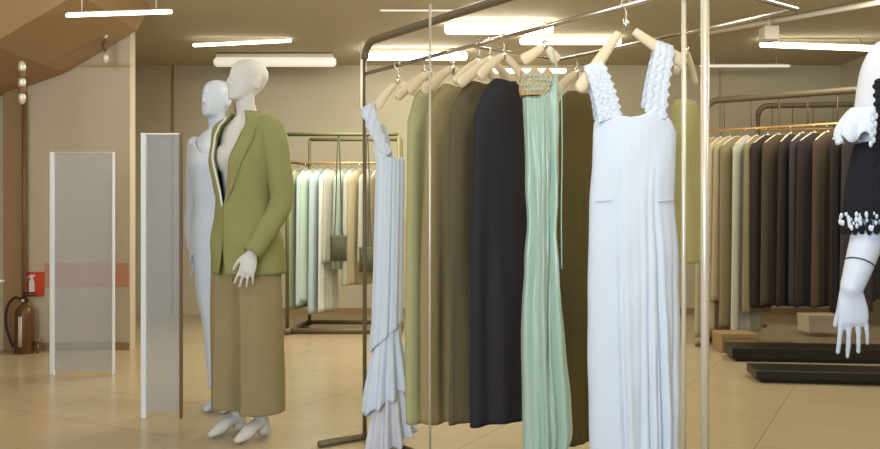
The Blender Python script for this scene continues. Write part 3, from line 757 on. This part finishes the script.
# --- mannequin at the right frame edge
d3 = 2.1
base3 = Vector((X(953, d3), d3, 0))
def m3(px, py, d): return P(px, py, d)-base3
t = thing('mannequin', 'white mannequin at the right edge with black lace dress and white ruffled sleeve', 'mannequin', base3)
a3 = [m3(893, 66, 2.09), m3(879, 120, 2.08), m3(875, 178, 2.05), m3(870, 226, 2.01), m3(859.5, 264, 1.98), m3(851.5, 288, 1.965)]
r3 = [.048, .043, .039, .0385, .0325, .0255]
aR3 = [(.158, .005, 1.445), (.20, .02, 1.30), (.222, .02, 1.15), (.215, -.06, 1.02), (.19, -.135, .905)]
bm_ = body([(a3, r3, (((.05, -.02, -1), (-.97, .22, -.12)), dict(curl=.28, sc=.86, spread=.10, thumb=.2, fl=1.28))), (aR3, rr, (((-.1, -.1, -1), (-.6, -.7, 0)), dict(curl=.3)))], head_yaw=math.radians(-10))
fused('body', bm_, M['mannequin'], t, .0042)
p = a3[4]; ax = (a3[5]-a3[3]).normalized()
u = ax.cross(Vector((0, 1, 0))).normalized(); w = ax.cross(u)
obj('arm_joint', tube(nb(), [p-ax*.0016, p+ax*.0016], .0338, 32), M['dark_joint'], t)['label'] = 'thin dark ring where the forearm joins'
# white short sleeve with a ruffled cuff
pts = smooth_path([m3(899, 56, 2.09), m3(889, 74, 2.085), m3(879, 108, 2.08), m3(874, 138, 2.07)], 8); n = len(pts)
sl = obj('white_sleeve', tube(nb(), pts, smooth_vals([.062, .064, .054, .047], 8), 28, cap=False), M['white_sheer'], t, solid=.003)
b = nb(); rings = []
c0, c1 = m3(871, 108, 2.075), m3(863, 136, 2.06)
for i in range(14):
    q = i/13; c = lerp(c0, c1, q); ring = []
    for j in range(72):
        th = 2*PI*j/72
        r_ = lerp(.046, .058, q**.5)*(1+.13*q*math.sin(7*th+1)+.05*q*math.sin(15*th))-.006*q**6
        ex = .012*math.sin(q*PI*.8)*max(0, -math.cos(th))**2
        ring.append(c+Vector((r_*math.cos(th)-ex, r_*math.sin(th)*.85, .010*q*math.sin(7*th+2.4)+.012*q*math.cos(th))))
    rings.append(ring)
rings_to_bm(b, rings, True, False); obj('ruffled_cuff', b, M['white_lace'], sl, solid=.003)
# black sleeve with lace edge
pts = smooth_path([m3(876, 148, 2.065), m3(874, 178, 2.05), m3(871, 205, 2.03), m3(868, 228, 2.01)], 8)
bs = obj('black_sleeve', tube(nb(), pts, smooth_vals([.050, .058, .060, .055], 8), 32, cap=False), M['black_wool'], t, solid=.004)
cw = m3(868, 151, 2.06)
b = tube(nb(), [m3(877, 147.5, 2.07), m3(876.5, 152, 2.07)], .0525, 28, cap=False); obj('white_band', b, M['white_lace'], bs, solid=.003)
b = nb(); bw = nb(); c = m3(868, 225, 2.01); rl_ = random.Random(3)
for k in range(22):
    th = 2*PI*k/22; q = c+Vector((.054*math.cos(th), .054*math.sin(th), 0))
    ball(b, q+Vector((0, 0, -.008+.004*(k % 2))), .008, .006, .014+.006*(k % 2), 10, 7)
    for _ in range(5):
        a_ = th+rl_.uniform(-.15, .15); r_ = rl_.uniform(.0022, .0046)
        ball(bw, c+Vector((.0605*math.cos(a_), .0605*math.sin(a_), rl_.uniform(-.008, .028))), r_, r_, r_*1.7, 8, 6)
obj('lace_edge', b, M['black_lace'], bs); obj('white_lace_flowers', bw, M['white_lace'], bs)
# black lace dress
kk = [(1.50, 0, .005, .10, .075), (1.45, 0, .0, .125, .092), (1.40, 0, 0, .14, .106), (1.33, 0, -.014, .152, .135), (1.24, 0, -.01, .138, .108), (1.13, 0, -.004, .128, .096), (1.03, 0, .0, .158, .11), (.92, 0, .003, .182, .122), (.84, 0, .003, .19, .13)]
bd = obj('black_dress', loft_cloth(kk, lambda th: 1.49-.10*max(0, -math.sin(th))**3+.006*math.sin(14*th), lambda th: .86+.008*math.sin(16*th), lambda th, a, z: .005+.002*math.sin(24*th+40*z), 160, 70), M['black_lace'], t, solid=.004)
b = nb()
for k in range(16):
    q = k/15; z = lerp(1.45, 1.20, q); cx, cy, a, b_ = interp(kk, z)
    pp = m3(879.5-2.2*(k % 2)+1.5*math.sin(q*PI), lerp(82, 148, q), 2.015); ball(b, pp, .013, .006, .009, 10, 6); ball(b, pp+Vector((.022, .01, 0)), .02, .006, .009, 10, 6)
obj('scalloped_trim', b, M['black_lace'], bd)
b = nb()
for k in range(9):
    ball(b, m3(874+(k % 2)*2.5-k*.4, lerp(112, 144, k/8), 1.99), .005, .004, .008, 8, 6)
obj('white_cord_knots', b, M['white_lace'], bd)

# ------------------------------------------------------------------ rack at the back left
def simple_hang(name, cat, loc, rz, zt, zh, half, bottom, m, label, group, seed, depth=.028):
    t = thing(name, label, cat, loc, rz, group)
    keys = [(zt, 0, 0, .04, .02), (zt-.04, 0, 0, half*.6, .03), (zt-.09, 0, 0, half, .034), ((zt+zh)/2, 0, 0, lerp(half, bottom, .5), depth), (zh, 0, 0, bottom, depth*1.2)]
    rnd = random.Random(seed); p1, p2 = rnd.uniform(0, 6), rnd.uniform(0, 6)
    obj('garment_body', loft_cloth(keys, lambda th: zt, lambda th: zh+.006*math.sin(3*th+p1), lambda th, a, z: a*(.007*math.sin(8*math.cos(th)+p1)+.004*math.sin(17*math.cos(th)+p2)), 72, 34), m, t, solid=.003)
    hb = tube(nb(), smooth_path([(-half*.85, 0, zt-.075), (0, 0, zt+.004), (half*.85, 0, zt-.075)], 4), .009, 8); obj('hanger_bar', hb, M['wood'], t)
    obj('hanger_hook', tube(nb(), smooth_path([(0, 0, zt), (0, 0, zt+.03), (-.016, 0, zt+.05), (0, 0, zt+.068), (.014, 0, zt+.052)], 4), .003, 6), M['chrome'], t)
    return t
dB = 8.1
rk2 = thing('clothes_rack', 'green grey clothes rack with pale blue clothes at the back left', 'clothes rack', (X(292, dB), dB, 0))
xr = X(400, dB)-X(292, dB)
zr = Z(163, dB); zt2 = Z(137, dB)
for (x, y) in ((0, -.25), (0.13, .25), (xr, -.25), (xr, .25)):
    obj('post', tube(nb(), [(x, y, .02), (x, y, zt2)], .017), M['rack_green'], rk2)
obj('top_bar', tube(nb(), [(0, -.25, zt2), (xr, -.25, zt2)], .018), M['rack_green'], rk2)
obj('top_bar', tube(nb(), [(.13, .25, zt2), (xr, .25, zt2)], .018), M['rack_green'], rk2)
obj('hanging_rail', tube(nb(), [(0, 0, zr), (xr, 0, zr)], .012), M['brass'], rk2)
for x in (0, xr):
    obj('end_bar', tube(nb(), [(x, -.25, zr), (x+(.13 if x == 0 else 0), .25, zr)], .014), M['rack_green'], rk2)
    obj('foot', tube(nb(), [(x, -.34, .03), (x+(.1 if x == 0 else 0), .32, .03)], .028), M['rack'], rk2)
obj('base_bar', tube(nb(), [(0, -.25, .03), (xr, -.25, .03)], .026), M['rack'], rk2)
obj('base_bar', tube(nb(), [(.1, .25, .05), (xr, .25, .05)], .022), M['rack'], rk2)
cols = {'pale blue': rgb(172, 190, 190), 'light grey': rgb(186, 186, 170), 'grey green': rgb(146, 152, 124), 'pale mint': rgb(176, 194, 178), 'white': rgb(206, 208, 200), 'beige': rgb(172, 160, 128), 'taupe': rgb(140, 130, 100)}
for k, v in cols.items(): M['g_'+k] = mat(k.replace(' ', '_')+'_cloth', v, .9, spec=.1, var=.05, vscale=20)
seq = [(299, 'grey green', 'long dress', 308), (306, 'pale blue', 'long dress', 304), (313, 'pale mint', 'dress', 300), (320, 'pale blue', 'long dress', 312), (328, 'white', 'long dress', 310), (336, 'light grey', 'dress', 262), (344, 'pale mint', 'dress', 268), (352, 'light grey', 'long dress', 285), (360, 'beige', 'dress', 284), (369, 'light grey', 'dress', 262), (378, 'taupe', 'dress', 270)]
ordn = ['first', 'second', 'third', 'fourth', 'fifth', 'sixth', 'seventh', 'eighth', 'ninth', 'tenth', 'eleventh', 'twelfth', 'thirteenth', 'fourteenth']
for i, (px, c, kind, hem) in enumerate(seq):
    simple_hang('hanging_dress', 'dress', (X(px, dB), dB, 0), math.radians(62+8*math.sin(i*2.1)), zr-.065, Z(hem, dB), .17, .19, M['g_'+c], '%s %s, %s from the left post on the back left rack' % (c, kind, ordn[i]), 'clothes on the back left rack', i)
M['g_pouch'] = mat('dark_green_cloth', rgb(84, 88, 66), .9, var=.1)
for (p0, p1, y0, y1, lab) in ((330, 347, 231, 261, 'dark green cloth bag hanging in front of the pale dresses'), (359, 376, 243, 272, 'dark green cloth bag right of the other one, by the ruffled dress')):
    dd = dB-.25; t = thing('cloth_bag', lab, 'bag', (X((p0+p1)/2, dd), dd, Z(y1, dd)), .15, 'dark green cloth bags')
    w_, h_ = (p1-p0)/2/F*dd, (y1-y0)/F*dd
    b = nb(); rings = []
    for i in range(10):
        q = i/9; th_ = .035*math.sin(min(1, q*1.0+.1)*PI*.8)+.012
        rings.append([(w_*(1-.06*math.sin(q*PI))*math.copysign(abs(math.cos(a))**.4, math.cos(a)), th_*math.copysign(abs(math.sin(a))**.8, math.sin(a)), h_*.86*q) for a in [2*PI*j/28 for j in range(28)]])
    rings_to_bm(b, rings); obj('bag_body', b, M['g_pouch'], t)
    for y in (-.01, .01):
        obj('strap', tube(nb(), smooth_path([(-w_*.5, y, h_*.85), (-w_*.35, y*.5, h_*1.6), (0, 0, zt2+.026-Z(y1, dd)), (w_*.35, y*.5, h_*1.6), (w_*.5, y, h_*.85)], 5), .006, 8), M['g_pouch'], t)

# ------------------------------------------------------------------ racks at the back right
def right_rack(name_label, px0, px1, d, topy, raily, rot=0, m='rack'):
    x0 = X(px0, d); L = X(px1, d)-x0; zt = Z(topy, d); zr = Z(raily, d)
    t = thing('clothes_rack', name_label, 'clothes rack', (x0, d, 0), rot)
    c = []
    for i in range(6):
        a = PI/2*i/5; c.append((.10*(1-math.cos(a)), 0, zt-.10*(1-math.sin(a))))
    obj('top_bar', tube(nb(), c+[(L-.1, 0, zt), (L-.03, 0, zt-.03), (L, 0, zt-.1)], .028), M[m], t)
    for x in (0, L): obj('post', tube(nb(), [(x, 0, .02), (x, 0, zt-.10)], .022), M[m], t)
    obj('hanging_rail', tube(nb(), [(0, 0, zr), (L, 0, zr)], .012), M['brass'], t)
    for x in (0, L): obj('foot', tube(nb(), [(x, -.28, .02), (x, .28, .02)], .02), M[m], t)
    for i in range(7):
        x = L*(i+.7)/7.6; obj('drop_rod', tube(nb(), [(x, 0, zr), (x, 0, zt)], .005, 8), M[m], t)
    return t, x0, L, zr
dA = 7.3; rotA = math.radians(-32)
rkA, xa, La, zrA = right_rack('grey brown clothes rack with round corners at the back right', 706, 900, dA, 101, 131, rotA)
def onA(u): return Vector((xa+u*math.cos(rotA), dA+u*math.sin(rotA), 0))
def uA(px):
    k = (px-440)/F; return (k*dA-xa)/(math.cos(rotA)-k*math.sin(rotA))
seqA = [(713, 'beige', 'long beige dress', 335), (721, 'g2', 'long light beige dress', 330), (730, 'beige', 'beige dress', 300), (738, 'taupe', 'long taupe dress', 326), (747, 'light grey', 'long light grey dress', 332), (757, 'taupe', 'taupe dress', 312), (768, 'navy', 'black dress', 306), (779, 'bk2', 'charcoal brown dress', 304), (791, 'navy', 'black dress', 305), (803, 'bk3', 'charcoal blue dress', 304), (815, 'navy', 'black dress', 306), (828, 'bk2', 'charcoal brown dress', 306), (842, 'navy', 'black dress', 310), (857, 'bk3', 'charcoal blue dress', 312)]
M['g_g2'] = mat('light_beige_cloth', rgb(186, 174, 142), .9, spec=.1); M['g_bk2'] = mat('charcoal_brown_cloth', rgb(86, 74, 60), .9, spec=.1); M['g_bk3'] = mat('charcoal_blue_cloth', rgb(70, 64, 66), .9, spec=.1)
for i, (px, c, kind, hem) in enumerate(seqA):
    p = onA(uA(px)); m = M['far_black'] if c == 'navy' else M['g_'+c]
    simple_hang('hanging_garment', kind.split()[-1], p, rotA+math.radians(66+8*math.sin(i*1.7)), zrA-.065, max(.06, Z(hem, p.y)), .20, .22, m, '%s, %s from the left post on the back right rack' % (kind, ordn[i]), 'clothes on the back right rack', 40+i, .03)
# second frame behind
dC = 8.6
rkC, xc, Lc, zrC = right_rack('farther grey brown clothes rack standing behind the back right rack', 758, 905, dC, 106, 130, math.radians(-8))
for i, px in enumerate((766, 778, 790, 803, 816, 829, 843, 858, 872)):
    u = X(px, dC)-xc; p = Vector((xc+u*math.cos(math.radians(-8)), dC+u*math.sin(math.radians(-8)), 0))
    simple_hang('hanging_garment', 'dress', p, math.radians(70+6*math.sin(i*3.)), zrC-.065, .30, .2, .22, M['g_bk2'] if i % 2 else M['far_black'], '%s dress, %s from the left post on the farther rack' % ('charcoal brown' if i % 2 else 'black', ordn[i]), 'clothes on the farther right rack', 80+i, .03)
# cartons and low black plinths on the floor
def carton(px0, px1, y0, y1, d, m, label, rz=0):
    w_ = (px1-px0)/F*d; h_ = (y1-y0)/F*d
    t = thing('carton', label, 'box', (X((px0+px1)/2, d), d, max(0, Z(y1, d))), rz)
    obj('box_body', box(nb(), -w_/2, w_/2, -.12, .12, 0, h_*.78), m, t, smooth=False, bevel=.004)
    obj('lid', box(nb(), -w_/2-.004, w_/2+.004, -.124, .124, h_*.76, h_), m, t, smooth=False, bevel=.004)
    return t
def plinth(px0, px1, ytop, ybot, d, label, rz):
    w_ = (px1-px0)/F*d; hgt = (ybot-ytop)/F*d*.8
    t = thing('display_plinth', label, 'plinth', (X((px0+px1)/2, d), d, 0), rz)
    obj('plinth_body', box(nb(), -w_/2, w_/2, 0, .30, .025, hgt), M['black'], t, smooth=False, bevel=.006)
    obj('kick_base', box(nb(), -w_/2+.03, w_/2-.03, .03, .27, 0, .03), M['black'], t, smooth=False)
    return t
pl = plinth(735, 905, 345, 363, 6.25, 'long low black plinth under the back right rack', math.radians(-6))
pl2 = plinth(760, 920, 368, 384, 5.42, 'low black plinth nearest the mannequin at the right edge', math.radians(-8))
carton(717, 752, 332, 351, 6.85, M['browncarton'], 'brown low carton on the floor below the beige dresses')
carton(803, 836, 314, 331, 7.75, M['carton'], 'pale shoe box under the black clothes at the back right')

# ------------------------------------------------------------------ light
world = bpy.data.worlds.new('world'); bpy.context.scene.world = world; world.use_nodes = True
world.node_tree.nodes['Background'].inputs['Color'].default_value = (.80, .84, 1, 1)
world.node_tree.nodes['Background'].inputs['Strength'].default_value = 0.45
ld = bpy.data.lights.new('flash_area', 'AREA'); ld.shape = 'RECTANGLE'; ld.size = 2.0; ld.size_y = 1.6; ld.energy = 120; ld.color = (.80, .90, 1)  # cool area light added behind the camera, acting as its flash from the left
lo = bpy.data.objects.new('flash_area', ld); C.objects.link(lo); lo.location = (-1.5, -1.0, 1.7); lo.rotation_euler = (PI/2, 0, math.radians(-22))

# ------------------------------------------------------------------ camera
cam = bpy.data.cameras.new('camera'); cam.sensor_width = 36; cam.lens = F/880*36
co = bpy.data.objects.new('camera', cam); C.objects.link(co)
co.location = (0, 0, H); co.rotation_euler = (PI/2, 0, 0); cam.shift_y = -4.5/880
bpy.context.scene.camera = co
vs = bpy.context.scene.view_settings
vs.view_transform = 'Standard'; vs.look = 'None'; vs.gamma = 1; vs.exposure = 0.0; vs.use_curve_mapping = False
